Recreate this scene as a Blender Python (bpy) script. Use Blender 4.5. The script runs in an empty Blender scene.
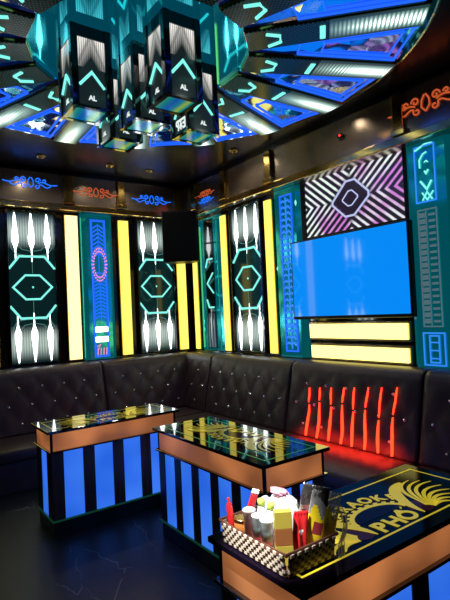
import bpy, bmesh, math, random
from mathutils import Vector, Matrix
random.seed(7)
R = math.radians
PI = math.pi
sc = bpy.context.scene
COL = sc.collection

# ------------------------------------------------------------------ materials
def nt(name):
    m = bpy.data.materials.new(name); m.use_nodes = True
    n = m.node_tree.nodes; b = n['Principled BSDF']
    return m, n, m.node_tree.links, b
def pbr(name, col, rough=.4, metal=0., coat=0., emis=None, es=0., spec=.5, alpha=1., trans=0., ior=1.5, coatr=.03):
    m, n, l, b = nt(name)
    b.inputs['Base Color'].default_value = (*col, 1)
    b.inputs['Roughness'].default_value = rough
    b.inputs['Metallic'].default_value = metal
    b.inputs['Coat Weight'].default_value = coat
    b.inputs['Coat Roughness'].default_value = coatr
    b.inputs['Specular IOR Level'].default_value = spec
    b.inputs['Transmission Weight'].default_value = trans
    b.inputs['IOR'].default_value = ior
    if emis:
        b.inputs['Emission Color'].default_value = (*emis, 1)
        b.inputs['Emission Strength'].default_value = es
    return m
def glow(name, col, s):
    return pbr(name, (.02, .02, .02), .3, emis=col, es=s)
def math_node(n, l, op, a, b=None, c=None, clamp=False):
    k = n.new('ShaderNodeMath'); k.operation = op; k.use_clamp = clamp
    for i, v in enumerate((a, b, c)):
        if v is None: continue
        if isinstance(v, (int, float)): k.inputs[i].default_value = v
        else: l.new(v, k.inputs[i])
    return k.outputs[0]
def objxyz(n, l):
    t = n.new('ShaderNodeTexCoord'); s = n.new('ShaderNodeSeparateXYZ')
    l.new(t.outputs['Object'], s.inputs[0])
    return t.outputs['Object'], s.outputs[0], s.outputs[1], s.outputs[2]
def noise(n, l, vec, scale, detail=3., rough=.5):
    k = n.new('ShaderNodeTexNoise'); k.inputs['Scale'].default_value = scale
    k.inputs['Detail'].default_value = detail; k.inputs['Roughness'].default_value = rough
    if vec is not None: l.new(vec, k.inputs['Vector'])
    return k.outputs['Fac']
def ramp(n, l, fac, stops):
    k = n.new('ShaderNodeValToRGB'); e = k.color_ramp.elements
    while len(e) < len(stops): e.new(.5)
    for i, (p, c) in enumerate(stops):
        e[i].position = p; e[i].color = (*c, 1)
    l.new(fac, k.inputs[0]); return k.outputs[0]

M = {}
# room surfaces
def marble():
    m, n, l, b = nt('black_marble')
    o, x, y, z = objxyz(n, l)
    w = noise(n, l, o, 1.3, 5, .6)
    mp = n.new('ShaderNodeMapping'); mp.inputs['Rotation'].default_value = (0, 0, R(25)); mp.inputs['Scale'].default_value = (3.2, .9, 1)
    l.new(o, mp.inputs[0])
    d = n.new('ShaderNodeVectorMath'); d.operation = 'ADD'
    cmb = n.new('ShaderNodeCombineXYZ'); l.new(w, cmb.inputs[0]); l.new(w, cmb.inputs[1])
    l.new(mp.outputs[0], d.inputs[0]); l.new(cmb.outputs[0], d.inputs[1])
    v = n.new('ShaderNodeTexVoronoi'); v.feature = 'DISTANCE_TO_EDGE'; v.inputs['Scale'].default_value = .9
    l.new(d.outputs[0], v.inputs['Vector'])
    patch = noise(n, l, o, 2.4, 2)
    vein = math_node(n, l, 'LESS_THAN', v.outputs['Distance'], .005)
    on = math_node(n, l, 'GREATER_THAN', patch, .5)
    f = math_node(n, l, 'MULTIPLY', vein, on)
    jx = math_node(n, l, 'LESS_THAN', math_node(n, l, 'FRACT', math_node(n, l, 'MULTIPLY', x, 1.25)), .004)
    jy = math_node(n, l, 'LESS_THAN', math_node(n, l, 'FRACT', math_node(n, l, 'MULTIPLY', y, 1.25)), .004)
    c = ramp(n, l, f, [(0, (.012, .016, .021)), (1, (.14, .15, .15))])
    l.new(c, b.inputs['Base Color']); b.inputs['Roughness'].default_value = .42
    return m
M['floor'] = marble()
M['wall'] = pbr('black_bronze_panel', (.045, .042, .04), .14, .85)
M['wallplain'] = pbr('dark_wall', (.02, .02, .025), .35)
M['ceil'] = pbr('dark_gloss_ceiling', (.085, .08, .076), .24, .75)
M['bronze'] = pbr('bronze_mirror', (.5, .41, .31), .2, .85)
M['brass'] = pbr('polished_brass', (.8, .55, .16), .16, 1.)
M['teal'] = pbr('teal_mirror', (.03, .40, .44), .12, .85, emis=(0, .12, .15), es=.55)  # cyan glow near the neon is put in as emission
def wavy(m):
    n, l = m.node_tree.nodes, m.node_tree.links; b = n['Principled BSDF']
    o, x, y, z = objxyz(n, l); bp = n.new('ShaderNodeBump'); bp.inputs['Strength'].default_value = .25; bp.inputs['Distance'].default_value = .03
    l.new(noise(n, l, o, 4., 1), bp.inputs['Height']); l.new(bp.outputs[0], b.inputs['Normal'])
wavy(M['teal']); wavy(M['bronze'])
M['tealglass'] = pbr('teal_ceiling_mirror', (.03, .55, .68), .04, 1., emis=(0, .10, .16), es=.55)  # mirror brightened by teal emission in its colour
M['black'] = pbr('black_plastic', (.007, .007, .009), .4, spec=.3)
M['gloss'] = pbr('black_gloss', (.008, .008, .01), .08, coat=1.)
M['grille'] = pbr('grille_cloth', (.003, .004, .006), .8, spec=.08)
M['barside'] = pbr('dark_brass', (.30, .20, .07), .12, 1.)
M['softwhite'] = glow('soft_white_light', (.8, .9, .88), 1.)
M['steel'] = pbr('dark_steel', (.12, .12, .13), .3, 1.)
M['bluemir'] = pbr('blue_mirror', (.06, .12, .45), .08, 1., emis=(0, .04, .35), es=.16)
# leather
def leather():
    m, n, l, b = nt('brown_leather')
    o, x, y, z = objxyz(n, l)
    c = ramp(n, l, noise(n, l, o, 9, 4), [(.3, (.048, .028, .033)), (.7, (.074, .045, .050))])
    l.new(c, b.inputs['Base Color']); b.inputs['Roughness'].default_value = .38
    bp = n.new('ShaderNodeBump'); bp.inputs['Strength'].default_value = .12; bp.inputs['Distance'].default_value = .004
    l.new(noise(n, l, o, 160, 3), bp.inputs['Height']); l.new(bp.outputs[0], b.inputs['Normal'])
    return m
M['leather'] = leather()
M['crystal'] = pbr('crystal_button', (.9, .92, .95), .12, .9)
# lights
M['white'] = glow('white_light', (.93, 1, .97), 5.)
M['ghost'] = glow('faint_line_light', (.2, .55, .5), .35)
M['aqua'] = glow('aqua_neon', (.22, .9, .78), 1.15)
M['blue'] = glow('blue_neon', (.015, .12, 1.), 1.2)
M['bluesoft'] = glow('soft_blue_neon', (.03, .24, .95), 1.0)
M['scrollblue'] = glow('blue_scroll_neon', (.01, .16, 1.), 1.3)
M['scrollorange'] = glow('orange_scroll_neon', (.9, .15, .04), .6)
M['yellow'] = glow('yellow_light', (1, .82, .12), 1.5)
M['warmwhite'] = glow('warm_white_light', (1, .88, .36), 1.75)
M['barlight'] = glow('yellow_bar_light', (1, .84, .20), 2.6)
M['pink'] = glow('pink_light', (1, .3, .62), 1.)
M['redled'] = glow('red_led', (1, .035, .010), 4.)
M['violet'] = glow('violet_neon', (.55, .6, .95), .9)
M['greyled'] = glow('grey_led', (.25, .42, .5), .32)
M['tvblue'] = pbr('tv_screen', (.004, .004, .006), .05, emis=(.002, .27, .98), es=.95)

def panel_glow():       # glow around the beams painted as emission: pale at both ends, dark middle
    m, n, l, b = nt('panel_screen')
    o, x, y, z = objxyz(n, l)
    d = math_node(n, l, 'ABSOLUTE', math_node(n, l, 'SUBTRACT', z, .835))
    mr = n.new('ShaderNodeMapRange'); mr.interpolation_type = 'SMOOTHSTEP'
    mr.inputs[1].default_value = .40; mr.inputs[2].default_value = .58; l.new(d, mr.inputs[0])
    mr2 = n.new('ShaderNodeMapRange'); mr2.interpolation_type = 'SMOOTHSTEP'
    mr2.inputs[1].default_value = .82; mr2.inputs[2].default_value = .62; l.new(d, mr2.inputs[0])
    w = math_node(n, l, 'MULTIPLY_ADD', math_node(n, l, 'SINE', math_node(n, l, 'MULTIPLY', x, 230.)), .22, .7)
    f = math_node(n, l, 'MULTIPLY', math_node(n, l, 'MULTIPLY', mr.outputs[0], mr2.outputs[0]), w)
    c = ramp(n, l, f, [(0, (.002, .012, .013)), (1, (.55, .68, .62))])
    b.inputs['Base Color'].default_value = (.006, .02, .022, 1); b.inputs['Roughness'].default_value = .08
    l.new(c, b.inputs['Emission Color']); b.inputs['Emission Strength'].default_value = 1.
    return m
M['pscreen'] = panel_glow()

def burst_screen():       # kaleidoscope picture on the wide screen
    m, n, l, b = nt('kaleidoscope_screen')
    o, x, y, z = objxyz(n, l)
    u = math_node(n, l, 'ABSOLUTE', x); v = math_node(n, l, 'ABSOLUTE', z)
    s = math_node(n, l, 'SUBTRACT', math_node(n, l, 'MULTIPLY', u, .82), v)
    wv = math_node(n, l, 'SINE', math_node(n, l, 'MULTIPLY', s, 2 * PI / .072))
    st = n.new('ShaderNodeMapRange'); st.inputs[1].default_value = -.1; st.inputs[2].default_value = 1.15; l.new(wv, st.inputs[0])
    dia = math_node(n, l, 'ADD', u, math_node(n, l, 'MULTIPLY', v, 1.15))
    hole = n.new('ShaderNodeMapRange'); hole.inputs[1].default_value = .2; hole.inputs[2].default_value = .3; l.new(dia, hole.inputs[0])
    rr = noise(n, l, o, 26, 2)
    k = math_node(n, l, 'MULTIPLY', math_node(n, l, 'MULTIPLY', st.outputs[0], hole.outputs[0]), math_node(n, l, 'MULTIPLY_ADD', rr, 2.2, .35))
    hue = noise(n, l, o, 3.1, 1)
    tint = ramp(n, l, hue, [(.38, (.8, .95, .85)), (.5, (.75, .72, .8)), (.6, (.6, .2, .62))])
    mx = n.new('ShaderNodeMix'); mx.data_type = 'RGBA'
    l.new(k, mx.inputs['Factor']); mx.inputs[6].default_value = (.02, .014, .03, 1); l.new(tint, mx.inputs[7])
    b.inputs['Base Color'].default_value = (.01, .01, .012, 1); b.inputs['Roughness'].default_value = .1
    l.new(mx.outputs[2], b.inputs['Emission Color']); b.inputs['Emission Strength'].default_value = 1.05
    return m
M['burst'] = burst_screen()

def column_face():        # dotted LED picture: white wedge above a dark field
    m, n, l, b = nt('column_led_face')
    o, x, y, z = objxyz(n, l)
    u = math_node(n, l, 'MULTIPLY', math_node(n, l, 'MAXIMUM', math_node(n, l, 'ABSOLUTE', x), 0.), 1 / .08)
    t = math_node(n, l, 'MULTIPLY', math_node(n, l, 'SUBTRACT', z, .21), 1 / .18)
    a = math_node(n, l, 'ABSOLUTE', math_node(n, l, 'SUBTRACT', math_node(n, l, 'ADD', u, t), .95))
    f = math_node(n, l, 'SUBTRACT', math_node(n, l, 'ADD', math_node(n, l, 'MULTIPLY', u, .75), math_node(n, l, 'MULTIPLY', t, 1.15)), .36)
    f = math_node(n, l, 'MULTIPLY', f, math_node(n, l, 'GREATER_THAN', t, 0.), clamp=True)
    f = math_node(n, l, 'MULTIPLY', f, math_node(n, l, 'MULTIPLY_ADD', math_node(n, l, 'LESS_THAN', a, .1), -.4, 1.))
    dx = math_node(n, l, 'SINE', math_node(n, l, 'MULTIPLY', x, 2 * PI / .0115)); dz = math_node(n, l, 'SINE', math_node(n, l, 'MULTIPLY', z, 2 * PI / .0115))
    st = math_node(n, l, 'MULTIPLY_ADD', dx, .3, .65)
    dots = math_node(n, l, 'GREATER_THAN', math_node(n, l, 'MULTIPLY', dx, dz), .6)
    f = math_node(n, l, 'ADD', math_node(n, l, 'MULTIPLY', f, st), math_node(n, l, 'MULTIPLY', dots, .035), clamp=True)
    c = ramp(n, l, f, [(0, (.002, .008, .009)), (1, (1.0, .97, .9))])
    b.inputs['Base Color'].default_value = (.008, .014, .016, 1); b.inputs['Roughness'].default_value = .12
    l.new(c, b.inputs['Emission Color']); b.inputs['Emission Strength'].default_value = 1.15
    return m
M['colface'] = column_face()

def bar_diffuser():       # ribbed LED strip
    m, n, l, b = nt('ribbed_led_diffuser')
    o, x, y, z = objxyz(n, l)
    rib = math_node(n, l, 'MULTIPLY_ADD', math_node(n, l, 'SINE', math_node(n, l, 'MULTIPLY', x, 2 * PI / .022)), .38, .62)
    mid = math_node(n, l, 'SUBTRACT', 1.1, math_node(n, l, 'MULTIPLY', math_node(n, l, 'ABSOLUTE', y), 14.), clamp=True)
    gr = n.new('ShaderNodeMapRange'); gr.interpolation_type = 'SMOOTHSTEP'; gr.inputs[1].default_value = .95; gr.inputs[2].default_value = 1.38; l.new(x, gr.inputs[0])
    f = math_node(n, l, 'MULTIPLY', math_node(n, l, 'MULTIPLY', rib, mid), gr.outputs[0])
    c = ramp(n, l, f, [(0, (.006, .014, .013)), (.35, (.12, .19, .17)), (1, (.9, .97, .9))])
    l.new(c, b.inputs['Emission Color']); b.inputs['Emission Strength'].default_value = 3.4
    b.inputs['Base Color'].default_value = (.01, .01, .01, 1); b.inputs['Roughness'].default_value = .2
    return m
M['ribbed'] = bar_diffuser()
def bar_dots():
    m, n, l, b = nt('dotted_led_black')
    o, x, y, z = objxyz(n, l)
    d = math_node(n, l, 'MULTIPLY', math_node(n, l, 'SINE', math_node(n, l, 'MULTIPLY', x, 2 * PI / .024)), math_node(n, l, 'SINE', math_node(n, l, 'MULTIPLY', y, 2 * PI / .024)))
    c = ramp(n, l, math_node(n, l, 'GREATER_THAN', d, .45), [(0, (.001, .003, .0035)), (1, (.008, .03, .028))])
    l.new(c, b.inputs['Emission Color']); b.inputs['Emission Strength'].default_value = 1.
    b.inputs['Base Color'].default_value = (.004, .007, .008, 1); b.inputs['Roughness'].default_value = .18; b.inputs['Specular IOR Level'].default_value = .25
    return m
M['dots'] = bar_dots()
def facet_mirror():       # cut mirror between the bars
    m, n, l, b = nt('cut_blue_mirror')
    o, x, y, z = objxyz(n, l)
    v = n.new('ShaderNodeTexVoronoi'); v.inputs['Scale'].default_value = 7.; l.new(o, v.inputs['Vector'])
    bp = n.new('ShaderNodeBump'); bp.inputs['Strength'].default_value = .35; bp.inputs['Distance'].default_value = .02
    l.new(v.outputs['Distance'], bp.inputs['Height']); l.new(bp.outputs[0], b.inputs['Normal'])
    b.inputs['Base Color'].default_value = (.55, .65, .9, 1); b.inputs['Metallic'].default_value = 1.; b.inputs['Roughness'].default_value = .07
    b.inputs['Emission Color'].default_value = (0, .05, .45, 1); b.inputs['Emission Strength'].default_value = .1
    return m
M['facet'] = facet_mirror()
def col_bottom():         # reflected colours painted as glowing stripes
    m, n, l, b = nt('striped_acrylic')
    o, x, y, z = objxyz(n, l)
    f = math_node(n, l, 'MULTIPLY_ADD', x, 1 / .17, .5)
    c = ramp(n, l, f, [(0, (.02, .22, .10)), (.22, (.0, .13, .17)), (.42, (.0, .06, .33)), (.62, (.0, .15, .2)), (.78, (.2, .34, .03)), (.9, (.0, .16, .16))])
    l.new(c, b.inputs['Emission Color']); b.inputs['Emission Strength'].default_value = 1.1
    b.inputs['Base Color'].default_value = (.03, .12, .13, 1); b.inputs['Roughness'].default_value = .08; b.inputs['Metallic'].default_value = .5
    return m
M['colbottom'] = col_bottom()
# tables
M['tabletop'] = pbr('dark_purple_glass', (.012, .007, .02), .045, spec=.5)
M['toplow'] = pbr('dark_purple_laminate', (.007, .004, .011), .09, spec=.22, ior=1.15)  # same glass, darkened and less reflective to dull the television's reflection
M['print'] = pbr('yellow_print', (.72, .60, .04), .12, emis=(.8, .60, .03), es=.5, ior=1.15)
M['printdim'] = pbr('faded_yellow_print', (.5, .42, .05), .12, emis=(.7, .55, .04), es=.22)  # same yellow print, with less light put into colour and emission
M['printred'] = pbr('dark_red_print', (.3, .02, .02), .12, spec=.3, ior=1.2)
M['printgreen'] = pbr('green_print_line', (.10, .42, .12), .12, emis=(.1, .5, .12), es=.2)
M['printpurple'] = pbr('purple_print', (.035, .010, .05), .12, spec=.22, ior=1.15)
M['edge'] = pbr('green_glass_edge', (.03, .16, .10), .1, emis=(.02, .25, .1), es=.1)
def amber():
    m, n, l, b = nt('amber_lit_panel')
    o, x, y, z = objxyz(n, l)
    c = ramp(n, l, noise(n, l, o, 2.6, 1), [(.40, (.24, .080, .028)), (.60, (.62, .21, .066))])
    b.inputs['Base Color'].default_value = (.2, .09, .04, 1); b.inputs['Roughness'].default_value = .3
    l.new(c, b.inputs['Emission Color']); b.inputs['Emission Strength'].default_value = .85
    return m
M['amber'] = amber()
def bluepanel():
    m, n, l, b = nt('blue_lit_panel')
    o, x, y, z = objxyz(n, l)
    c = ramp(n, l, noise(n, l, o, 3., 1), [(.3, (.02, .13, .74)), (.7, (.05, .21, .92))])
    b.inputs['Base Color'].default_value = (.05, .12, .5, 1); b.inputs['Roughness'].default_value = .25
    l.new(c, b.inputs['Emission Color']); b.inputs['Emission Strength'].default_value = .95
    return m
M['bluepanel'] = bluepanel()
def darkwood():
    m, n, l, b = nt('dark_wood')
    o, x, y, z = objxyz(n, l)
    mp = n.new('ShaderNodeMapping'); mp.inputs['Scale'].default_value = (40, 40, 2); l.new(o, mp.inputs[0])
    c = ramp(n, l, noise(n, l, mp.outputs[0], 1.5, 3), [(.3, (.06, .042, .036)), (.7, (.11, .075, .06))])
    l.new(c, b.inputs['Base Color']); b.inputs['Roughness'].default_value = .3
    return m
M['wood'] = darkwood()
M['plinth'] = pbr('dark_green_plinth', (.004, .02, .02), .12, coat=.6)
# basket
M['wickerd'] = pbr('brown_wicker', (.16, .065, .04), .55)
M['wickerl'] = pbr('cream_wicker', (.78, .68, .55), .5)
M['redplast'] = pbr('red_wrapper', (.72, .025, .03), .25, coat=.5)
M['whitepaper'] = pbr('white_tissue', (.9, .92, .93), .7)
M['pinkpaper'] = pbr('pink_wrapper', (.85, .35, .5), .4)
M['bluepaper'] = pbr('pale_blue_wrapper', (.55, .75, .88), .3)
M['clear'] = pbr('clear_plastic', (.93, .96, .97), .08, trans=1., ior=1.35)
M['milk'] = pbr('milky_plastic', (.86, .92, .93), .25, trans=.12, ior=1.3)
M['drinkred'] = pbr('red_drink', (.55, .06, .07), .15, coat=1.)
M['drinkpale'] = pbr('pale_drink', (.62, .80, .80), .2, coat=1.)
M['tea'] = pbr('brown_tea', (.35, .13, .03), .2, coat=1.)
M['lime'] = pbr('lime_cap', (.62, .78, .12), .35)
M['gold'] = pbr('gold_foil', (.8, .55, .2), .25, 1.)
M['olive'] = pbr('olive_card', (.52, .43, .06), .5)
M['browncard'] = pbr('brown_card', (.33, .12, .035), .5)
M['silver'] = pbr('silver_foil', (.6, .58, .55), .22, .9)
M['silverdark'] = pbr('dark_print_foil', (.07, .05, .06), .3, .4)
M['chipyellow'] = pbr('yellow_chip_bag', (.85, .66, .02), .28, coat=.5)
M['chipred'] = pbr('maroon_print', (.28, .03, .04), .3)
def film_mat(name, fac, col):
    m, n, l, b = nt(name)
    tr = n.new('ShaderNodeBsdfTransparent'); mx = n.new('ShaderNodeMixShader'); lw = n.new('ShaderNodeLayerWeight'); lw.inputs[0].default_value = .45
    b.inputs['Base Color'].default_value = (*col, 1); b.inputs['Roughness'].default_value = .15
    f = math_node(n, l, 'MULTIPLY_ADD', lw.outputs['Facing'], .7, fac, True)
    l.new(f, mx.inputs[0]); l.new(tr.outputs[0], mx.inputs[1]); l.new(b.outputs[0], mx.inputs[2])
    l.new(mx.outputs[0], n['Material Output'].inputs[0]); return m
M['film'] = film_mat('crinkled_film', .16, (.85, .9, .9))
M['clear'] = film_mat('clear_cup_plastic', .14, (.92, .96, .97))

# ------------------------------------------------------------------ mesh builder
class MB:
    def __init__(s): s.b = bmesh.new(); s.mi = 0
    def _fin(s, vs):
        fs = set()
        for v in vs:
            for f in v.link_faces: fs.add(f)
        for f in fs: f.material_index = s.mi
    def box(s, x0, x1, y0, y1, z0, z1, bev=0., T=None):
        r = bmesh.ops.create_cube(s.b, size=1.)
        vs = r['verts']
        bmesh.ops.scale(s.b, vec=(x1 - x0, y1 - y0, z1 - z0), verts=vs)
        bmesh.ops.translate(s.b, vec=((x0 + x1) / 2, (y0 + y1) / 2, (z0 + z1) / 2), verts=vs)
        if bev > 0:
            es = list({e for v in vs for e in v.link_edges})
            q = bmesh.ops.bevel(s.b, geom=es, offset=bev, segments=2, profile=.5, affect='EDGES')
            vs = list({v for f in q['faces'] for v in f.verts} | {v for v in vs if v.is_valid})
        if T is not None: bmesh.ops.transform(s.b, matrix=T, verts=vs)
        s._fin(vs); return s
    def tube(s, pts, r, closed=False, seg=6, radii=None):
        P = [Vector(p) for p in pts]; n = len(P); rings = []
        for i, p in enumerate(P):
            a = P[i - 1] if (i or closed) else p
            c = P[(i + 1) % n] if (i < n - 1 or closed) else p
            d0 = (p - a); d1 = (c - p)
            if d0.length > 1e-9: d0.normalize()
            if d1.length > 1e-9: d1.normalize()
            t = (d0 + d1)
            if t.length < 1e-6: t = d1
            t.normalize()
            up = Vector((0, 1, 0)) if abs(t.y) < .9 else Vector((1, 0, 0))
            n1 = t.cross(up).normalized(); n2 = t.cross(n1).normalized()
            k = 1.
            if d0.length > 0 and d1.length > 0:
                k = min(2., 1 / max(.4, math.sqrt(max(0, (1 + d0.dot(d1)) / 2))))
            rr = radii[i] if radii else r
            rings.append([s.b.verts.new(p + (n1 * math.cos(2 * PI * j / seg) * k + n2 * math.sin(2 * PI * j / seg)) * rr) for j in range(seg)])
        m = n if closed else n - 1
        for i in range(m):
            A, B = rings[i], rings[(i + 1) % n]
            for j in range(seg):
                s.b.faces.new((A[j], A[(j + 1) % seg], B[(j + 1) % seg], B[j])).material_index = s.mi
        if not closed:
            s.b.faces.new(rings[0][::-1]).material_index = s.mi; s.b.faces.new(rings[-1]).material_index = s.mi
        return s
    def lathe(s, prof, seg=20, T=None, cap=True):
        rings = []
        for r, z in prof:
            rings.append([s.b.verts.new((r * math.cos(2 * PI * j / seg), r * math.sin(2 * PI * j / seg), z)) for j in range(seg)])
        for A, B in zip(rings, rings[1:]):
            for j in range(seg):
                f = s.b.faces.new((A[j], A[(j + 1) % seg], B[(j + 1) % seg], B[j])); f.material_index = s.mi; f.smooth = True
        if cap:
            s.b.faces.new(rings[0][::-1]).material_index = s.mi; s.b.faces.new(rings[-1]).material_index = s.mi
        if T is not None: bmesh.ops.transform(s.b, matrix=T, verts=[v for q in rings for v in q])
        return s
    def prism(s, poly, z0, z1, T=None):
        lo = [s.b.verts.new((x, y, z0)) for x, y in poly]; hi = [s.b.verts.new((x, y, z1)) for x, y in poly]
        n = len(poly)
        s.b.faces.new(lo[::-1]).material_index = s.mi; s.b.faces.new(hi).material_index = s.mi
        for i in range(n):
            s.b.faces.new((lo[i], lo[(i + 1) % n], hi[(i + 1) % n], hi[i])).material_index = s.mi
        if T is not None: bmesh.ops.transform(s.b, matrix=T, verts=lo + hi)
        return s
    def grid(s, fn, nu, nv, closed_v=False):
        V = [[s.b.verts.new(fn(i / nu, j / nv)) for j in range(nv + (0 if closed_v else 1))] for i in range(nu + 1)]
        m = nv
        for i in range(nu):
            for j in range(m):
                a = V[i][j]; b = V[i + 1][j]; c = V[i + 1][(j + 1) % len(V[0])]; d = V[i][(j + 1) % len(V[0])]
                f = s.b.faces.new((a, b, c, d)); f.material_index = s.mi; f.smooth = True
        return V
    def mesh(s, me):
        s.b.from_mesh(me); return s
    def build(s, name, mat, parent=None, smooth=False):
        bmesh.ops.recalc_face_normals(s.b, faces=s.b.faces)
        me = bpy.data.meshes.new(name); s.b.to_mesh(me); s.b.free()
        for m in (mat if isinstance(mat, (list, tuple)) else [mat]): me.materials.append(m)
        if smooth:
            for p in me.polygons: p.use_smooth = True
        o = bpy.data.objects.new(name, me); COL.objects.link(o)
        if parent: o.parent = parent
        return o
def tag(o, label, cat, group=None, loc=None, rz=None):
    o['label'] = label; o['category'] = cat
    if group: o['group'] = group
    if loc is not None: o.location = loc
    if rz is not None: o.rotation_euler = (0, 0, rz)
    return o
def thing(name, label, cat, loc=(0, 0, 0), rz=0., group=None):
    return tag(bpy.data.objects.new(name, None), label, cat, group, loc, rz) if False else _thing(name, label, cat, loc, rz, group)
def _thing(name, label, cat, loc, rz, group):
    o = bpy.data.objects.new(name, None); COL.objects.link(o); o.empty_display_size = .05
    return tag(o, label, cat, group, loc, rz)
def struct(name, mb, mat):
    o = mb.build(name, mat); o['kind'] = 'structure'; return o
def copy_tree(o, parent=None):
    c = o.copy(); COL.objects.link(c)
    if parent: c.parent = parent
    for ch in list(o.children): copy_tree(ch, c)
    return c
def text_mesh(body, size, extrude=.0006):
    cu = bpy.data.curves.new('lettering', 'FONT'); cu.body = body; cu.size = size; cu.extrude = extrude
    cu.align_x = 'CENTER'; cu.offset = size * .036
    ob = bpy.data.objects.new('lettering', cu); COL.objects.link(ob)
    dg = bpy.context.evaluated_depsgraph_get()
    me = bpy.data.meshes.new_from_object(ob.evaluated_get(dg))
    bpy.data.objects.remove(ob); bpy.data.curves.remove(cu)
    return me
ORD = ['first', 'second', 'third', 'fourth', 'fifth', 'sixth', 'seventh', 'eighth', 'ninth', 'tenth', 'eleventh', 'twelfth', 'thirteenth', 'fourteenth', 'fifteenth', 'sixteenth']

# ------------------------------------------------------------------ setting
YA, XB, ZC = 5.6, 3.5, 3.14
XL, YF = -2.0, -1.8
struct('floor', MB().box(XL - .1, XB + .1, YF - .1, YA + .1, -.1, 0), M['floor'])
struct('ceiling', MB().box(XL - .1, XB + .1, YF - .1, YA + .1, ZC, ZC + .1), M['ceil'])
struct('wall_back', MB().box(XL - .1, XB + .1, YA, YA + .1, 0, ZC), M['wall'])
struct('wall_right', MB().box(XB, XB + .1, YF - .1, YA, 0, ZC), M['wall'])
struct('wall_left', MB().box(XL - .1, XL, YF, YA, 0, ZC), M['wallplain'])
struct('wall_front', MB().box(XL, XB, YF - .1, YF, 0, ZC), M['wallplain'])
FZ = 2.715
m = MB().box(XL, 3.3, 5.4, YA, FZ, ZC); struct('trim_1', m, M['bronze'])
m = MB().box(3.3, XB, YF, YA, FZ, ZC); struct('trim_2', m, M['bronze'])
m = MB().box(XL, 3.28, 5.375, 5.4, FZ - .015, FZ + .05, .006); struct('trim_3', m, M['brass'])
m = MB().box(3.275, 3.3, YF, 5.375, FZ - .015, FZ + .05, .006); struct('trim_4', m, M['brass'])
m = MB().box(XL, 3.3, 5.385, 5.4, ZC - .05, ZC, .004); struct('trim_5', m, M['wall'])
m = MB().box(3.285, 3.3, YF, 5.385, ZC - .05, ZC, .004); struct('trim_6', m, M['wall'])
n_ = 7
for x in (.95, 1.83, 2.45, 3.2):      # brass pilaster blocks on the frieze above the lamps
    m = MB().box(x - .045, x + .045, 5.365, 5.4, FZ + .051, ZC - .051, .006).box(x - .06, x + .06, 5.355, 5.4, FZ + .051, FZ + .1, .006)
    struct('trim_%d' % n_, m, M['brass']); n_ += 1
for y in (5.1, 4.48, 3.70, 2.2):
    m = MB().box(3.265, 3.3, y - .045, y + .045, FZ + .051, ZC - .051, .006).box(3.255, 3.3, y - .06, y + .06, FZ + .051, FZ + .1, .006)
    struct('trim_%d' % n_, m, M['brass']); n_ += 1
# dark ledge below the panels
m = MB().box(XL, XB, YA - .05, YA, .97, 1.02, .006); struct('trim_%d' % n_, m, M['gloss']); n_ += 1
m = MB().box(XB - .05, XB, YF, YA - .051, .97, 1.02, .006); struct('trim_%d' % n_, m, M['gloss']); n_ += 1

RB = -PI / 2      # a thing on the right wall: local x runs towards the viewer, local -y into the room
def A(x, z=0., d=.0): return (x, YA - d, z)
def B(y, z=0., d=.0): return (XB - d, y, z)
Z0 = 1.03

# ------------------------------------------------------------------ vertical light strips
def strip(loc, rz, label, w=.125, h=1.65, mat='yellow', group='vertical light strips between the wall panels'):
    t = thing('light_strip', label, 'wall light', loc, rz, group)
    m = MB().box(-w / 2 - .012, w / 2 + .012, -.045, -.001, 0, h, .004); m.build('housing', M['brass'], t)
    m = MB().box(-w / 2, w / 2, -.062, -.0455, .012, h - .012, .005); m.build('diffuser', M[mat], t)
    return t
strip(A(1.90, Z0), 0, 'broad pale yellow vertical light strip beside the leftmost dark neon panel', .14, 1.66, 'warmwhite')
strip(A(2.537, Z0), 0, 'vertical yellow light strip just right of the blue lattice column on the back wall', .125, 1.645)
strip(A(3.33, Z0), 0, 'short-looking yellow light strip below the black corner speaker', .12, 1.64)
strip(B(5.40, Z0), RB, 'narrow yellow light strip at the room corner on the television wall', .085, 1.64)
strip(B(4.745, Z0), RB, 'yellow light strip between the teal mirror panel and the tall neon panel', .10, 1.63)
strip(B(3.93, Z0), RB, 'yellow light strip between the tall neon panel and the television column', .105, 1.64)
strip(A(1.03, Z0), 0, 'yellow light strip left of all panels, past the frame edge', .125, 1.65)

# horizontal ones under the television
def hstrip(y0, y1, z0, z1, label):
    t = thing('light_bar', label, 'wall light', B((y0 + y1) / 2, z0), RB, 'horizontal light bars under the television')
    L = y0 - y1; h = z1 - z0
    MB().box(-L / 2 - .02, L / 2 + .02, -.05, -.001, -.02, h + .02, .004).build('housing', M['bronze'], t)
    MB().box(-L / 2, L / 2, -.066, -.0505, 0, h, .004).build('diffuser', M['barlight'], t)
hstrip(3.385, 2.325, 1.215, 1.345, 'upper horizontal yellow light bar directly under the television')
hstrip(3.375, 2.325, 1.03, 1.145, 'lower horizontal yellow light bar under the television, just above the sofa')

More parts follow.
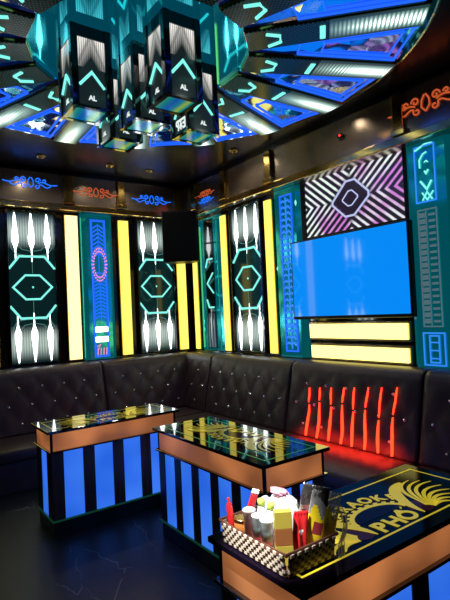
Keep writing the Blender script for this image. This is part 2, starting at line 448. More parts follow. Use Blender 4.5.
# ------------------------------------------------------------------ dark neon panels
def spindle(m, x, z, dz, L, y):      # bright beam: bulges a third of the way, tapers to a thin stem
    prof = [(.006, 0), (.014, .12 * L), (.024, .32 * L), (.034, .5 * L), (.033, .60 * L), (.018, .68 * L), (.007, .76 * L), (.004, L)]
    T = Matrix.Translation((x, y, z)) @ Matrix.Diagonal((1, .35, dz, 1))
    m.lathe(prof, 10, T)
def neon_panel(loc, rz, label, W=.52, group='dark neon panels with hexagons'):
    t = thing('neon_display', label, 'wall display', loc, rz, group)
    H = 1.67; w = W / 2
    f = MB()
    for a in ((-w, -w + .022, 0, H), (w - .022, w, 0, H), (-w + .022, w - .022, 0, .022), (-w + .022, w - .022, H - .022, H)):
        f.box(a[0], a[1], -.06, -.001, a[2], a[3], .004)
    f.build('frame', M['gloss'], t)
    MB().box(-w + .022, w - .022, -.03, -.002, .022, H - .022).build('screen', M['pscreen'], t)
    y = -.036; k = (W - .05) / .47
    c = H / 2
    hx = MB().tube([(-.20 * k, y, c), (-.075 * k, y, c + .13), (.075 * k, y, c + .13), (.20 * k, y, c), (.075 * k, y, c - .13), (-.075 * k, y, c - .13)], .0105, True)
    hx.lathe([(.003, -.012), (.012, 0), (.003, .012)], 8, Matrix.Translation((0, y, c)))
    hx.build('hexagon_neon', M['aqua'], t)
    for s in (1, -1):
        MB().tube([(-.235 * k, y, c + s * .20), (-.13 * k, y, c + s * .335), (.13 * k, y, c + s * .335), (.235 * k, y, c + s * .20)], .012).build('chevron_neon', M['aqua'], t)
        for q in (-1, 0, 1):
            b = MB(); spindle(b, q * .165 * k, (H - .03) if s > 0 else .03, -1 if s > 0 else 1, .53, y)
            b.build('light_beam', M['white'], t)
        g = MB()
        for q in (-1, 1):      # faint curved stems and spokes
            g.tube([(q * .165 * k, y, c + s * .5), (q * .21 * k, y, c + s * .43), (q * .165 * k, y, c + s * .36), (q * .05 * k, y, c + s * .345)], .004)
            g.tube([(q * .165 * k, y, c + s * .5), (q * .10 * k, y, c + s * .41), (0, y, c + s * .39)], .004)
        g.tube([(0, y, c + s * .5), (0, y, c + s * .15)], .003)
        g.build('faint_line', M['ghost'], t)
    return t
neon_panel(A(1.46, Z0), 0, 'dark neon hexagon panel at the left edge, leftmost on the back wall', .53)
neon_panel(A(2.965, Z0), 0, 'dark neon hexagon panel partly behind the corner speaker', .53)
neon_panel(B(4.335, Z0), RB, 'dark neon hexagon panel on the television wall between two yellow strips', .56)
neon_panel(A(-.05, Z0), 0, 'dark neon hexagon panel past the left frame edge, mirrored in the television', .53)

# teal mirror panel with a half seen narrow neon picture
t = thing('wall_mirror', 'narrow teal mirror panel with thin neon chevrons beside the room corner', 'mirror', B(5.07, Z0), RB)
MB().box(-.24, .24, -.03, -.001, 0, 1.66, .006).build('mirror', M['teal'], t)
MB().box(-.105, .075, -.04, -.031, .03, 1.63).build('inset', M['gloss'], t)
for s in (1, -1):
    MB().tube([(-.09, -.045, .835 + s * .2), (-.045, -.045, .835 + s * .3), (.06, -.045, .835 + s * .3)], .01).build('chevron_neon', M['aqua'], t)
MB().tube([(.06, -.045, .96), (-.07, -.045, .835), (.06, -.045, .71)], .009).build('chevron_neon', M['aqua'], t)
for q in (-.06, 0, .05):
    b = MB(); b.tube([(q, -.046, .04), (q, -.046, .46)], .007, radii=[.012, .004]); b.build('light_beam', M['greyled'], t)
for q in (-.19, .15):
    MB().box(q - .012, q + .012, -.04, -.0305, .02, 1.64, .004).build('edge_rib', M['tealglass'], t)

# ------------------------------------------------------------------ lattice columns (teal mirror with blue neon lattice)
def rect(m, x0, x1, z0, z1, y, r): m.tube([(x0, y, z0), (x1, y, z0), (x1, y, z1), (x0, y, z1)], r, True)
def teal_column(loc, rz, label, W, H):
    t = thing('mirror_column', label, 'wall column', loc, rz, 'teal mirror columns with neon lattice')
    MB().prism([(-W / 2, 0), (-W / 2, -.03), (-W / 2 + .05, -.075), (W / 2 - .05, -.075), (W / 2, -.03), (W / 2, 0)], 0, H, Matrix.Translation((0, -.001, 0))).build('mirror_body', M['teal'], t)
    return t
# left column: leaf ladder, sequin ring, white reflections built as glowing bands, pink strokes
t = teal_column(A(2.20, Z0 - .01), 0, 'teal column with blue leaf lattice and pink sequin ring on the back wall', .38, 1.69)
y = -.084
m = MB(); rect(m, -.085, .085, .03, 1.62, y, .0065); rect(m, -.07, .07, .045, 1.605, y, .004)
m.build('lattice_frame', M['blue'], t)
m = MB(); z = 1.56
m.tube([(0, y, 1.58), (0, y, .44)], .004)
while z > 1.22:
    m.tube([(-.058, y, z - .035), (-.012, y, z), (0, y, z)], .0075); m.tube([(.058, y, z - .035), (.012, y, z), (0, y, z)], .0075); z -= .048
m.build('leaf_lattice', M['blue'], t)
m = MB(); z = .98
while z > .45:
    m.tube([(-.058, y, z), (-.03, y, z + .02), (.03, y, z + .02), (.058, y, z)], .0075); z -= .042
m.build('ladder_lattice', M['blue'], t)
m = MB()
for i in range(26):
    a = 2 * PI * i / 26
    for rr in (1., .8):
        m.lathe([(.002, -.011), (.0105, 0), (.002, .011)], 6, Matrix.Translation((.088 * rr * math.cos(a), y - .012, 1.10 + .19 * rr * math.sin(a))))
m.build('sequin_ring', M['pink'], t)
m = MB()
for z0, z1 in ((.315, .375), (.20, .26)):
    m.box(-.075, .075, y - .008, y + .004, z0, z1, .003)
m.build('white_band', M['white'], t)  # reflections on the mirror, painted as glowing white bands
m = MB()
for q in range(4):
    m.tube([(-.055 + q * .035, y, .05), (-.05 + q * .035, y, .13)], .006)
m.tube([(-.06, y, .15), (-.02, y, .17), (-.05, y, .11)], .005)
m.build('pink_strokes', M['pink'], t)
# column left of the television
t = teal_column(B(3.64, Z0 - .01), RB, 'teal column with narrow blue herringbone lattice left of the television', .40, 1.69)
m = MB(); rect(m, -.06, .10, .06, 1.62, y, .0075); rect(m, -.06, .10, .06, .3, y, .006); m.build('lattice_frame', M['blue'], t)
m = MB(); z = 1.57; m.tube([(.02, y, 1.6), (.02, y, .08)], .007)
while z > .1:
    m.tube([(-.043, y, z - .012), (-.02, y, z), (.005, y, z - .015)], .009); m.tube([(.083, y, z - .03), (.055, y, z), (.03, y, z - .01)], .009); z -= .062
m.build('leaf_lattice', M['bluesoft'], t)
for q, z in ((.155, 1.52), (.165, .98), (-.15, .9), (.155, .55)):
    MB().lathe([(.002, -.03), (.012, 0), (.002, .03)], 8, Matrix.Translation((q, y + .012, z))).build('spark_light', M['aqua'], t)
# column at the right frame edge
t = teal_column(B(2.08, Z0 - .03), RB, 'teal column with grey ladder lattice right of the television, cut by the frame', .40, 1.74)
m = MB(); rect(m, -.09, .07, 1.26, 1.68, y, .006); m.build('lattice_frame', M['bluesoft'], t)
m = MB(); m.tube([(-.085, y, 1.66), (.0, y, 1.69), (.06, y, 1.685)], .007)
m.tube([(-.05, y, 1.52), (-.05, y, 1.58), (-.02, y, 1.62), (.01, y, 1.63)], .006)
m.tube([(-.05, y, 1.42), (0, y, 1.35), (.04, y, 1.41)], .008); m.tube([(-.012, y, 1.49), (0, y, 1.47), (.018, y, 1.495)], .007); m.tube([(-.01, y, 1.555), (.005, y, 1.565), (.018, y, 1.552)], .005)
m.tube([(-.04, y, 1.27), (0, y, 1.33), (.04, y, 1.27)], .006); m.tube([(-.04, y, 1.33), (0, y, 1.27), (.05, y, 1.33)], .006)
m.build('chevron_neon', M['aqua'], t)
m = MB(); rect(m, -.085, .065, .32, 1.2, y, .005); m.tube([(-.02, y, 1.2), (-.02, y, .32)], .004)
z = 1.16
while z > .34:
    m.box(-.075, -.028, y - .004, y + .004, z - .017, z + .017, .002); m.box(.0, .05, y - .004, y + .004, z - .011, z + .006, .002, None); z -= .047
m.build('ladder_lattice', M['greyled'], t)
m = MB(); rect(m, -.095, .075, .03, .27, y, .006); rect(m, -.045, .03, .05, .25, y, .006)
for z in (.08, .14, .2): m.tube([(-.045, y, z), (.03, y, z)], .005)
m.build('key_lattice', M['bluesoft'], t)

# ------------------------------------------------------------------ wide kaleidoscope screen, television
t = thing('video_screen', 'wide screen with white and purple diamond burst above the television', 'screen', B(2.845, 2.177), RB)
W, H = 1.09, .55
f = MB()
for a in ((-W / 2 - .05, -W / 2, -.05, H + .03), (W / 2, W / 2 + .05, -.05, H + .03), (-W / 2, W / 2, -.05, 0), (-W / 2, W / 2, H, H + .03)):
    f.box(a[0], a[1], -.05, -.001, a[2], a[3], .004)
f.build('frame', M['black'], t)
s = MB().box(-W / 2 + .001, W / 2 - .001, -.03, -.002, -H / 2 + .001, H / 2 - .001).build('screen', M['burst'], t); s.location = (0, 0, H / 2)
m = MB()
P = [(-.21, 0), (-.17, .085), (-.05, .165), (.05, .165), (.17, .085), (.21, 0), (.17, -.085), (.05, -.165), (-.05, -.165), (-.17, -.085)]
m.tube([(a, -.036, b + H / 2) for a, b in [(-.2, .0), (-.04, .155), (.06, .155), (.2, .02), (.2, -.02), (.04, -.155), (-.06, -.155), (-.2, -.03)]], .009, True)
m.tube([(a * .42, -.036, b * .42 + H / 2) for a, b in [(-.2, .0), (-.04, .155), (.06, .155), (.2, .02), (.2, -.02), (.04, -.155), (-.06, -.155), (-.2, -.03)]], .006, True)
m.build('diamond_neon', M['violet'], t)

t = thing('television', 'large flat television with a plain bright blue screen', 'television', (3.40, 2.875, 1.395), RB)
W, H = 1.31, .752
MB().box(-W / 2, W / 2, -.03, .028, 0, H, .008).box(-.35, .35, .028, .05, .12, .6, .01).build('body', M['black'], t)
MB().box(-W / 2 + .018, W / 2 - .02, -.0325, -.0302, .028, H - .014).build('screen', M['tvblue'], t)
MB().box(-.2, .2, .0505, .0895, .25, .5, .004).build('wall_bracket', M['steel'], t)
# black backing board around the television
t = tag(MB().box(-.60, .60, -.01, -.001, 0, .745, .003).build('backing_board', M['gloss']), 'black gloss board on the wall behind the blue television', 'board', None, B(2.85, 1.37), RB)

t = tag(MB().box(-.03, .03, -.03, -.001, 0, .035, .004).build('sensor_box', M['black']), 'small black sensor with red light on the frieze above the screens', 'sensor', None, (3.3, 2.76, 2.93), RB)
MB().lathe([(.001, -.006), (.007, -.003), (.009, 0)], 10, Matrix.Translation((0, -.0305, .018)) @ Matrix.Rotation(R(-90), 4, 'X')).build('indicator_light', M['redled'], t)

# ------------------------------------------------------------------ corner speaker
t = thing('loudspeaker', 'black loudspeaker hung in the corner above the back wall panels', 'speaker', (3.08, 5.12, 2.12), R(-32))
MB().prism([(-.21, -.13), (.21, -.13), (.21, .0), (.13, .15), (-.13, .15), (-.21, 0)], 0, .60).build('cabinet', M['black'], t)
MB().box(-.195, .195, -.143, -.1305, .015, .585, .006).build('grille', M['grille'], t)
m = MB().box(-.03, .03, .1505, .2, .2, .4, .004); m.tube([(0, .19, .3), (0, .395, .3), (0, .395, .5935)], .018, seg=8)
m.build('bracket', M['steel'], t)

# ------------------------------------------------------------------ neon scroll ornaments on the frieze
def scroll(loc, rz, label, mat, s=1., flip=1, seed=0):
    r = random.Random(seed)
    y = -.0078 * s; m = MB()
    def T(pts, w=.0058): m.tube([(flip * a * s, y, b * s) for a, b in pts], w * s)
    def curl(cx, cz, r0, a0, turns, d):
        T([(cx + r0 * (1 - .75 * i / 12) * math.cos(a0 + d * turns * 2 * PI * i / 12), cz + r0 * (1 - .75 * i / 12) * math.sin(a0 + d * turns * 2 * PI * i / 12)) for i in range(13)])
    for q in (-1, 1):
        T([(q * (.09 + .24 * i / 12), .022 * math.sin(i / 12 * 2 * PI) * (1 - i / 16)) for i in range(13)])
        T([(q * (.10 + .15 * i / 10), -.03 + .016 * math.sin(i / 10 * 2 * PI + .6)) for i in range(11)])
        curl(q * .085, .035, .036, PI / 2 - q * PI / 2, 1.1, q)
        curl(q * .075, -.04, .032, PI / 2 - q * PI / 2 + .6 * q, 1.0, -q)
        curl(q * .17, .035, .024, PI / 2 + q * PI / 2, .9, -q)
        T([(q * .0, -.06), (q * .035, -.02), (q * .03, .03), (q * .006, .07)])
    o = m.build('neon_scroll', mat)
    return tag(o, label, 'neon ornament', 'neon scroll ornaments on the frieze', loc, rz)
scroll((1.43, 5.4, 2.965), 0, 'blue neon scroll on the frieze at the left edge', M['scrollblue'], .85)
scroll((2.15, 5.4, 2.93), 0, 'orange neon scroll on the frieze between two blue ones', M['scrollorange'], .82, -1)
scroll((2.86, 5.4, 2.915), 0, 'blue neon scroll on the frieze near the corner speaker', M['scrollblue'], .82)
scroll((3.3, 4.86, 2.925), RB, 'small orange neon scroll at the room corner, above a blue one', M['scrollorange'], .55)
scroll((3.3, 4.86, 2.845), RB, 'small blue neon scroll at the room corner, below an orange one', M['scrollblue'], .5)
scroll((3.3, 1.98, 2.94), RB, 'orange neon scroll on the frieze right of the television', M['scrollorange'], .95)

# ------------------------------------------------------------------ ceiling starburst
CX, CY, CZ = 1.30, 2.50, 3.0
N = 16
t = thing('ceiling_medallion', 'round black ceiling medallion with a teal mirror centre carrying the light bars', 'ceiling medallion', (CX, CY, 0))
MB().prism([(1.58 * math.cos(2 * PI * i / 64), 1.58 * math.sin(2 * PI * i / 64)) for i in range(64)], CZ, ZC - .0005).build('base', M['gloss'], t)
off = R(-2)
MB().prism([(.63 * math.cos(off + 2 * PI * (i + .5) / N), .63 * math.sin(off + 2 * PI * (i + .5) / N)) for i in range(N)], CZ - .006, CZ - .0005).build('mirror', M['tealglass'], t)
m = MB(); m.tube([(1.59 * math.cos(2 * PI * i / 64), 1.59 * math.sin(2 * PI * i / 64), CZ + .012) for i in range(64)], .014, True); m.build('brass_rim', M['brass'], t)

def bar_proto():
    t = thing('ceiling_light_bar', '', 'ceiling light', (0, 0, 0))
    r0, r1, w, h = .605, 1.545, .108, .03
    sec = [(-w, 0), (-w * .9, -h), (w * .9, -h), (w, 0)]
    T = Matrix(((0, 0, 1, 0), (1, 0, 0, 0), (0, 1, 0, 0), (0, 0, 0, 1)))
    MB().prism(sec, r0, r1, T).build('housing', M['barside'], t)
    MB().box(r0 + .004, 1.05, -w * .84, w * .84, -h - .006, -h - .0003).build('dotted_panel', M['dots'], t)
    MB().box(1.05, r1 - .01, -w * .84, w * .84, -h - .006, -h - .0003).build('diffuser', M['ribbed'], t)
    z = -h - .009
    MB().tube([(.72, -.06, z), (.79, -.03, z), (.79, .03, z), (.72, .06, z)], .010).build('chevron_neon', M['aqua'], t)
    MB().box(1.0, 1.03, -.06, .06, z - .004, z + .0025, .002).build('cross_light', M['aqua'], t)
    return t
def tri_proto():
    t = thing('ceiling_mirror_wedge', '', 'ceiling panel', (0, 0, 0))
    def tri(a, b, inset):
        k = math.tan(PI / N)
        return [(a, max(.004, a * k - .107 - inset)), (b, b * k - .107 - inset), (b, -(b * k - .107 - inset)), (a, -max(.004, a * k - .107 - inset))]
    MB().prism(tri(.62, 1.53, 0.), -.012, -.0005).build('mirror', M['facet'], t)
    y = -.016
    for a, b, ins in ((.90, 1.505, .014), (1.04, 1.455, .055)):
        P = tri(a, b, ins)
        m = MB(); m.tube([(p[0], p[1], y) for p in P], .0065, True); m.build('outline_neon', M['blue'], t)
    return t
bp, tp = bar_proto(), tri_proto()
for i in range(N):
    k = (i + 3) % N       # 0 is the long bar at upper right in the picture
    a = off + 2 * PI * i / N
    o = bp if i == 0 else copy_tree(bp)
    o.location = (CX, CY, CZ - .0005); o.rotation_euler = (0, 0, a)
    o['label'] = ('black ribbed ceiling light bar, the upper right one reaching furthest right' if k == 0 else
                  'black ceiling light bar, %s clockwise from the upper right one' % ORD[k - 1])
    o['group'] = 'radial light bars of the ceiling starburst'
    o = tp if i == 0 else copy_tree(tp)
    o.location = (CX, CY, CZ - .0005); o.rotation_euler = (0, 0, a + PI / N)
    o['label'] = ('blue outlined mirror wedge just clockwise of the upper right ceiling light bar' if k == 0 else
                  'blue outlined ceiling mirror wedge, %s clockwise after the upper right wedge' % ORD[k - 1])
    o['group'] = 'mirror wedges of the ceiling starburst'

def column_proto():
    t = thing('hanging_column', '', 'hanging lamp', (0, 0, 0))
    w, H = .09, .424
    f = MB()
    for sx in (-1, 1):
        for sy in (-1, 1):
            f.box(sx * w - .018, sx * w + .018, sy * w - .018, sy * w + .018, 0, H, .003)
    for z0, z1 in ((0, .014), (.362, H)):
        f.box(-w, w, -w - .012, -w + .012, z0, z1); f.box(-w, w, w - .012, w + .012, z0, z1)
        f.box(-w - .012, -w + .012, -w, w, z0, z1); f.box(w - .012, w + .012, -w, w, z0, z1)
    f.build('frame', M['gloss'], t)
    for q in range(4):
        o = MB().box(-w + .013, w - .013, -w - .006, -w + .004, .014, .362).build('led_face', M['colface'], t)
        o.rotation_euler = (0, 0, q * PI / 2)
        c = MB().tube([(-.066, -w - .009, .115), (0, -w - .009, .19), (.066, -w - .009, .115)], .0075).build('chevron_neon', M['aqua'], o)
        me = text_mesh('AL', .034, .001)
        g = MB().mesh(me); bmesh.ops.transform(g.b, matrix=Matrix.Translation((0, -w - .0075, .045)) @ Matrix.Rotation(PI / 2, 4, 'X'), verts=g.b.verts)
        g.build('lit_lettering', M['softwhite'], o)
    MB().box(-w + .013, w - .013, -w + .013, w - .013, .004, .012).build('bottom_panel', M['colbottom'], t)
    return t
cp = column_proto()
D = .34
for i, (dx, dy, lab) in enumerate(((-D, 0, 'square LED hanging column, leftmost of the ceiling cluster'), (0, -D, 'square LED hanging column, front one right of centre in the ceiling cluster'),
                                   (0, 0, 'square LED hanging column in the middle of the ceiling cluster'), (D, 0, 'square LED hanging column with white letters, rightmost of the ceiling cluster'),
                                   (0, D, 'square LED hanging column at the rear of the ceiling cluster'))):
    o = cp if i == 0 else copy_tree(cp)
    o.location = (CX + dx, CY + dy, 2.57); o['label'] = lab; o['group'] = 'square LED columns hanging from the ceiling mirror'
    if i == 3:
        me = text_mesh('ETP', .085, .001)
        g = MB().mesh(me)
        bmesh.ops.transform(g.b, matrix=Matrix.Rotation(-PI / 2, 4, 'Z') @ Matrix.Translation((0, -.0985, .035)) @ Matrix.Rotation(PI / 2, 4, 'X') @ Matrix.Diagonal((-.8, 1, 1, 1)), verts=g.b.verts)
        g.build('white_lettering', M['softwhite'], o)

# ------------------------------------------------------------------ sofa
SZ, BT = .385, 1.015
PU, PR, ZR = 1.34 / 6, .17, .83
def tuft(u, z, u0, u1):
    a = u / PU + (z - ZR) / (2 * PR); b = u / PU - (z - ZR) / (2 * PR)
    f = .013 * math.sqrt(abs(math.sin(PI * a) * math.sin(PI * b)))
    e = min(1., min(u - u0, u1 - u) / .05); e = max(0., e)
    return f * math.sqrt(e)
PROF = [(.44, .385), (.315, .94), (.30, .985), (.26, 1.012), (.12, 1.012), (.002, 1.0)]
def backrest(u0, u1, uo=0.):
    # local: x along, y = -n (out of wall), z up
    m = MB()
    nu = max(8, int((u1 - u0) / .028)); nv = 26
    path = []
    for j in range(nv + 1):
        s = j / nv; path.append((.44 + (.315 - .44) * s, .385 + (.94 - .385) * s, 1.))
    for p in PROF[2:]: path.append((*p, 0.))
    nx, nz = .555, .125; L = math.hypot(nx, nz); nx /= L; nz /= L
    def fn(i, j):
        u = u0 + (u1 - u0) * i; n, z, k = path[min(len(path) - 1, int(round(j * (len(path) - 1))))]
        d = tuft(u - uo, z, u0 - uo, u1 - uo) * k
        if k and z > .88: d *= max(0., (.945 - z) / .065) ** .5
        return (u, -(n + d * nx), z + d * nz)
    V = m.grid(fn, nu, len(path) - 1)
    for row in (V[0], V[-1]):
        a = m.b.verts.new((row[0].co.x, -.002, .385))
        m.b.faces.new(row + [a])
    a0 = m.b.verts.new((u0, -.002, .385)); a1 = m.b.verts.new((u1, -.002, .385))
    m.b.faces.new([v[0] for v in V] + [a1, a0]); m.b.faces.new([v[-1] for v in V] + [a1, a0])
    bmesh.ops.remove_doubles(m.b, verts=m.b.verts, dist=1e-5)
    return m
BUT = MB().lathe([(.014, -.002), (.015, .003), (.008, .011), (.001, .012)], 8).build('crystal_button', M['crystal']).data
bpy.data.objects.remove(bpy.data.objects['crystal_button'])
def buttons(u0, u1, parent, uo=0.):
    for r, z in enumerate((ZR, ZR - PR, ZR - 2 * PR)):
        for k in range(-40, 60):
            u = uo + (k + (.5 if r % 2 else 0)) * PU
            if u < u0 + .04 or u > u1 - .04: continue
            n = .44 - (z - .385) * .2252
            o = bpy.data.objects.new('crystal_button', BUT); COL.objects.link(o); o.parent = parent
            o.location = (u, -n - .002, z); o.rotation_euler = (PI / 2 - .22, 0, 0)
def sofa(u0, u1, loc, rz, label, uo):
    t = thing('sofa', label, 'sofa', loc, rz, 'tufted brown leather sofa sections along the walls')
    g = .004
    MB().box(u0 + g, u1 - g, -.95, -.002, 0, .27, .01).build('base', M['leather'], t)
    MB().box(u0 + g, u1 - g, -1.0, -.003, .272, SZ, .03).build('seat', M['leather'], t, True)
    b = backrest(u0 + g, u1 - g, uo).build('backrest', M['leather'], t)
    buttons(u0, u1, b, uo)
    return t
# back wall, local x = world x
sofa(.76, 2.10, (0, YA, 0), 0, 'brown tufted leather sofa section under the leftmost neon panel', .76)
sofa(-.58, .76, (0, YA, 0), 0, 'brown tufted leather sofa section past the left frame edge', .76)
# right wall, local x = -world y
sofa(-4.73, -3.40, (XB, 0, 0), RB, 'brown tufted leather sofa section between the corner and the red glowing section', -3.40)
sofa(-3.395, -2.05, (XB, 0, 0), RB, 'brown tufted leather sofa section with glowing red strips under the television', -3.40)
sofa(-2.045, -.70, (XB, 0, 0), RB, 'brown tufted leather sofa section at the right edge behind the near table', -3.40)
t = thing('corner_sofa', 'brown tufted leather corner sofa section below the corner speaker', 'sofa', (0, 0, 0), 0, 'tufted brown leather sofa sections along the walls')
poly = [(2.104, 4.6), (2.5, 4.6), (2.5, 4.734), (3.497, 4.734), (3.497, 5.597), (2.104, 5.597)]
MB().prism([(x if x < 2.3 or x > 3 else x + .05, y if y > 4.7 else y + .05) for x, y in poly], 0, .27).build('base', M['leather'], t)
m = MB().prism(poly, .272, SZ); bmesh.ops.bevel(m.b, geom=m.b.edges[:], offset=.02, segments=2, affect='EDGES'); m.build('seat', M['leather'], t)
o = backrest(2.104, 3.30, .76).build('backrest', M['leather'], t); o.location = (0, YA - .001, 0); buttons(2.10, 3.08, o, .76)
o = backrest(-5.40, -4.734, -3.40).build('backrest', M['leather'], t); o.location = (XB - .001, 0, 0); o.rotation_euler = (0, 0, RB)
buttons(-5.18, -4.73, o, -3.40)

# red light projected on the sofa back, built as glowing tubes over the tufts
YS = [3.12, 2.995, 2.865, 2.735, 2.625, 2.50, 2.375, 2.25]
for i, ys in enumerate(YS):
    lab = ('leftmost of the eight glowing red strips on the sofa back' if i == 0 else 'rightmost of the eight glowing red strips on the sofa back' if i == 7 else
           'glowing red strip on the sofa back, %s of eight counted from the left' % ORD[i])
    t = thing('red_light_strip', lab, 'light strip', (XB, 0, 0), RB, 'glowing red strips on the sofa back')
    def P(z, du):
        u = -ys + du; n = .44 - (z - .385) * .2252 + tuft(u + 3.40, z, .0, 1.34) * .9 + .010
        return (u, -n, z)
    cut = (.66, .69, .67, .70, .66, .69, .63, .67)[i]; r = random.Random(i)
    top = .80 + .012 * i
    lo = [(.40 + (cut - .40) * q / 10) for q in range(11)]
    MB().tube([P(z, .012 * math.sin((z - .4) * 9 + i * .4)) for z in lo], .01, radii=[.006 + .006 * math.sin(PI * min(1, q / 10 * .8 + .2)) for q in range(11)]).build('lower_segment', M['redled'], t)
    hi = [(cut + .018 + (top - cut - .018) * q / 6) for q in range(7)]
    MB().tube([P(z, -.006 + .008 * math.sin((z - .4) * 9 + i * .4)) for z in hi], .008, radii=[.005, .007, .008, .008, .008, .007, .005]).build('upper_segment', M['redled'], t)
    L = bpy.data.lights.new('red_led', 'SPOT'); L.spot_size = R(140); L.spot_blend = .8; L.energy = 4.5; L.color = (1, .03, .01); L.shadow_soft_size = .05  # added spot that deepens the red glow on the seat
    q = bpy.data.objects.new('led', L); COL.objects.link(q); q.parent = t; p = P(.50, 0); q.location = (p[0], p[1] - .10, p[2]); q.rotation_euler = (R(12), 0, 0)

# ------------------------------------------------------------------ tables
def print_parts(t, z, L, W, dim, PM):
    zz = z + .0004
    hx, hy = L / 2 - .04, W / 2 - .045
    m = MB(); w = .008
    for a in ((-hx, hx, -hy - w, -hy), (-hx, hx, hy, hy + w), (-hx - w, -hx, -hy - w, hy + w), (hx, hx + w, -hy - w, hy + w)):
        m.box(a[0], a[1], a[2], a[3], zz, zz + .0008)
    m.build('border_line', PM if not dim else M['printgreen'], t)
    k = W / .46
    def flat(poly, mb, lift=0.): mb.prism([(x * k, y * k) for x, y in poly], zz + lift, zz + lift + .0006)
    # dome and gear arch
    d = MB(); flat([(-.17 * math.cos(PI * i / 24), -.065 + .105 * math.sin(PI * i / 24)) for i in range(25)], d); d.build('printed_dome', M['printpurple'], t)
    g = MB()
    for i in range(24):
        a0, a1 = PI * i / 24, PI * (i + 1) / 24
        ro = 1.0 if i % 2 else .90
        flat([(-.18 * .78 * math.cos(a0), -.07 + .115 * .74 * math.sin(a0)), (-.18 * ro * math.cos(a0), -.07 + .115 * ro * math.sin(a0)),
              (-.18 * ro * math.cos(a1), -.07 + .115 * ro * math.sin(a1)), (-.18 * .78 * math.cos(a1), -.07 + .115 * .74 * math.sin(a1))], g, .0007)
    g.build('printed_arch', PM, t)
    # curved rays at both ends
    for q_ in (-1, 1):
        m = MB()
        for i in range(8):
            a = R(1 + i * 8.6); Lr = .11 + .185 * min(1., i / 5.)
            pl, pr = [], []
            for q in range(11):
                f = q / 10; rr = .035 + Lr * f; wdt = .0115 * math.sin(PI * min(1., f * .8 + .14)) * (.35 + .65 * f) + .001
                b = a + .16 * math.sin(PI * f) - .22 * f * f
                x, y = .2 + rr * math.cos(b), -.15 + rr * math.sin(b)
                nx, ny = -math.sin(b), math.cos(b)
                pl.append((q_ * (x + nx * wdt), max(-.168, y + ny * wdt))); pr.append((q_ * (x - nx * wdt), max(-.168, y - ny * wdt)))
            flat(pl + pr[::-1], m, .0008)
        m.build('printed_rays', PM, t)
        m = MB(); pl, pr = [], []
        A0, A1, A2, A3 = Vector((.36, .10)), Vector((.25, .10)), Vector((.16, -.03)), Vector((.15, -.158))
        for q in range(17):
            f = q / 16; P = A0 * (1 - f) ** 3 + 3 * A1 * f * (1 - f) ** 2 + 3 * A2 * f * f * (1 - f) + A3 * f ** 3
            D_ = (A1 - A0) * (1 - f) ** 2 + 2 * (A2 - A1) * f * (1 - f) + (A3 - A2) * f * f
            D_.normalize(); w = .025 * math.sin(PI * (f * .9 + .08)) + .002
            pl.append((q_ * (P.x - D_.y * w), P.y + D_.x * w)); pr.append((q_ * (P.x + D_.y * w), P.y - D_.x * w))
        flat(pl + pr[::-1], m, .0016); m.build('printed_crescent', PM, t)
        m = MB(); flat([(q_ * .19 + .055 * math.cos(2 * PI * i / 20), -.108 + .055 * math.sin(2 * PI * i / 20)) for i in range(20)], m); m.build('printed_disc', M['printred'], t)
    # lettering
    g = MB()
    for i, ch in enumerate('KARAOKE'):
        a = (i - 3) * .245
        me = text_mesh(ch, .074)
        b2 = bmesh.new(); b2.from_mesh(me)
        x, y = .265 * math.sin(a), -.155 + .21 * math.cos(a)
        bmesh.ops.transform(b2, matrix=Matrix.Diagonal((k, k, 1, 1)) @ Matrix.Translation((x, y, 0)) @ Matrix.Rotation(-a * .55, 4, 'Z') @ Matrix.Diagonal((1.05, 1.1, 1, 1)), verts=b2.verts)
        bmesh.ops.translate(b2, vec=(0, 0, zz + .0014), verts=b2.verts)
        b2.to_mesh(me); b2.free(); g.mesh(me)
    g.build('karaoke_lettering', PM, t); g = MB()
    for ch, x, y in (('P', -.095, -.165), ('H', -.014, -.166), ('\u00d4', .072, -.165)):
        me = text_mesh(ch, .098)
        b2 = bmesh.new(); b2.from_mesh(me)
        bmesh.ops.transform(b2, matrix=Matrix.Translation((0, 0, zz + .002)) @ Matrix.Diagonal((k, k, 1, 1)) @ Matrix.Translation((x, y, 0)) @ Matrix.Diagonal((1.12, 1.05, 1, 1)), verts=b2.verts)
        b2.to_mesh(me); b2.free(); g.mesh(me)
    g.prism([(.105 * k, -.075 * k), (.118 * k, -.061 * k), (.123 * k, -.067 * k), (.11 * k, -.079 * k)], zz + .0008, zz + .0026)
    g.build('street_lettering', PM, t)

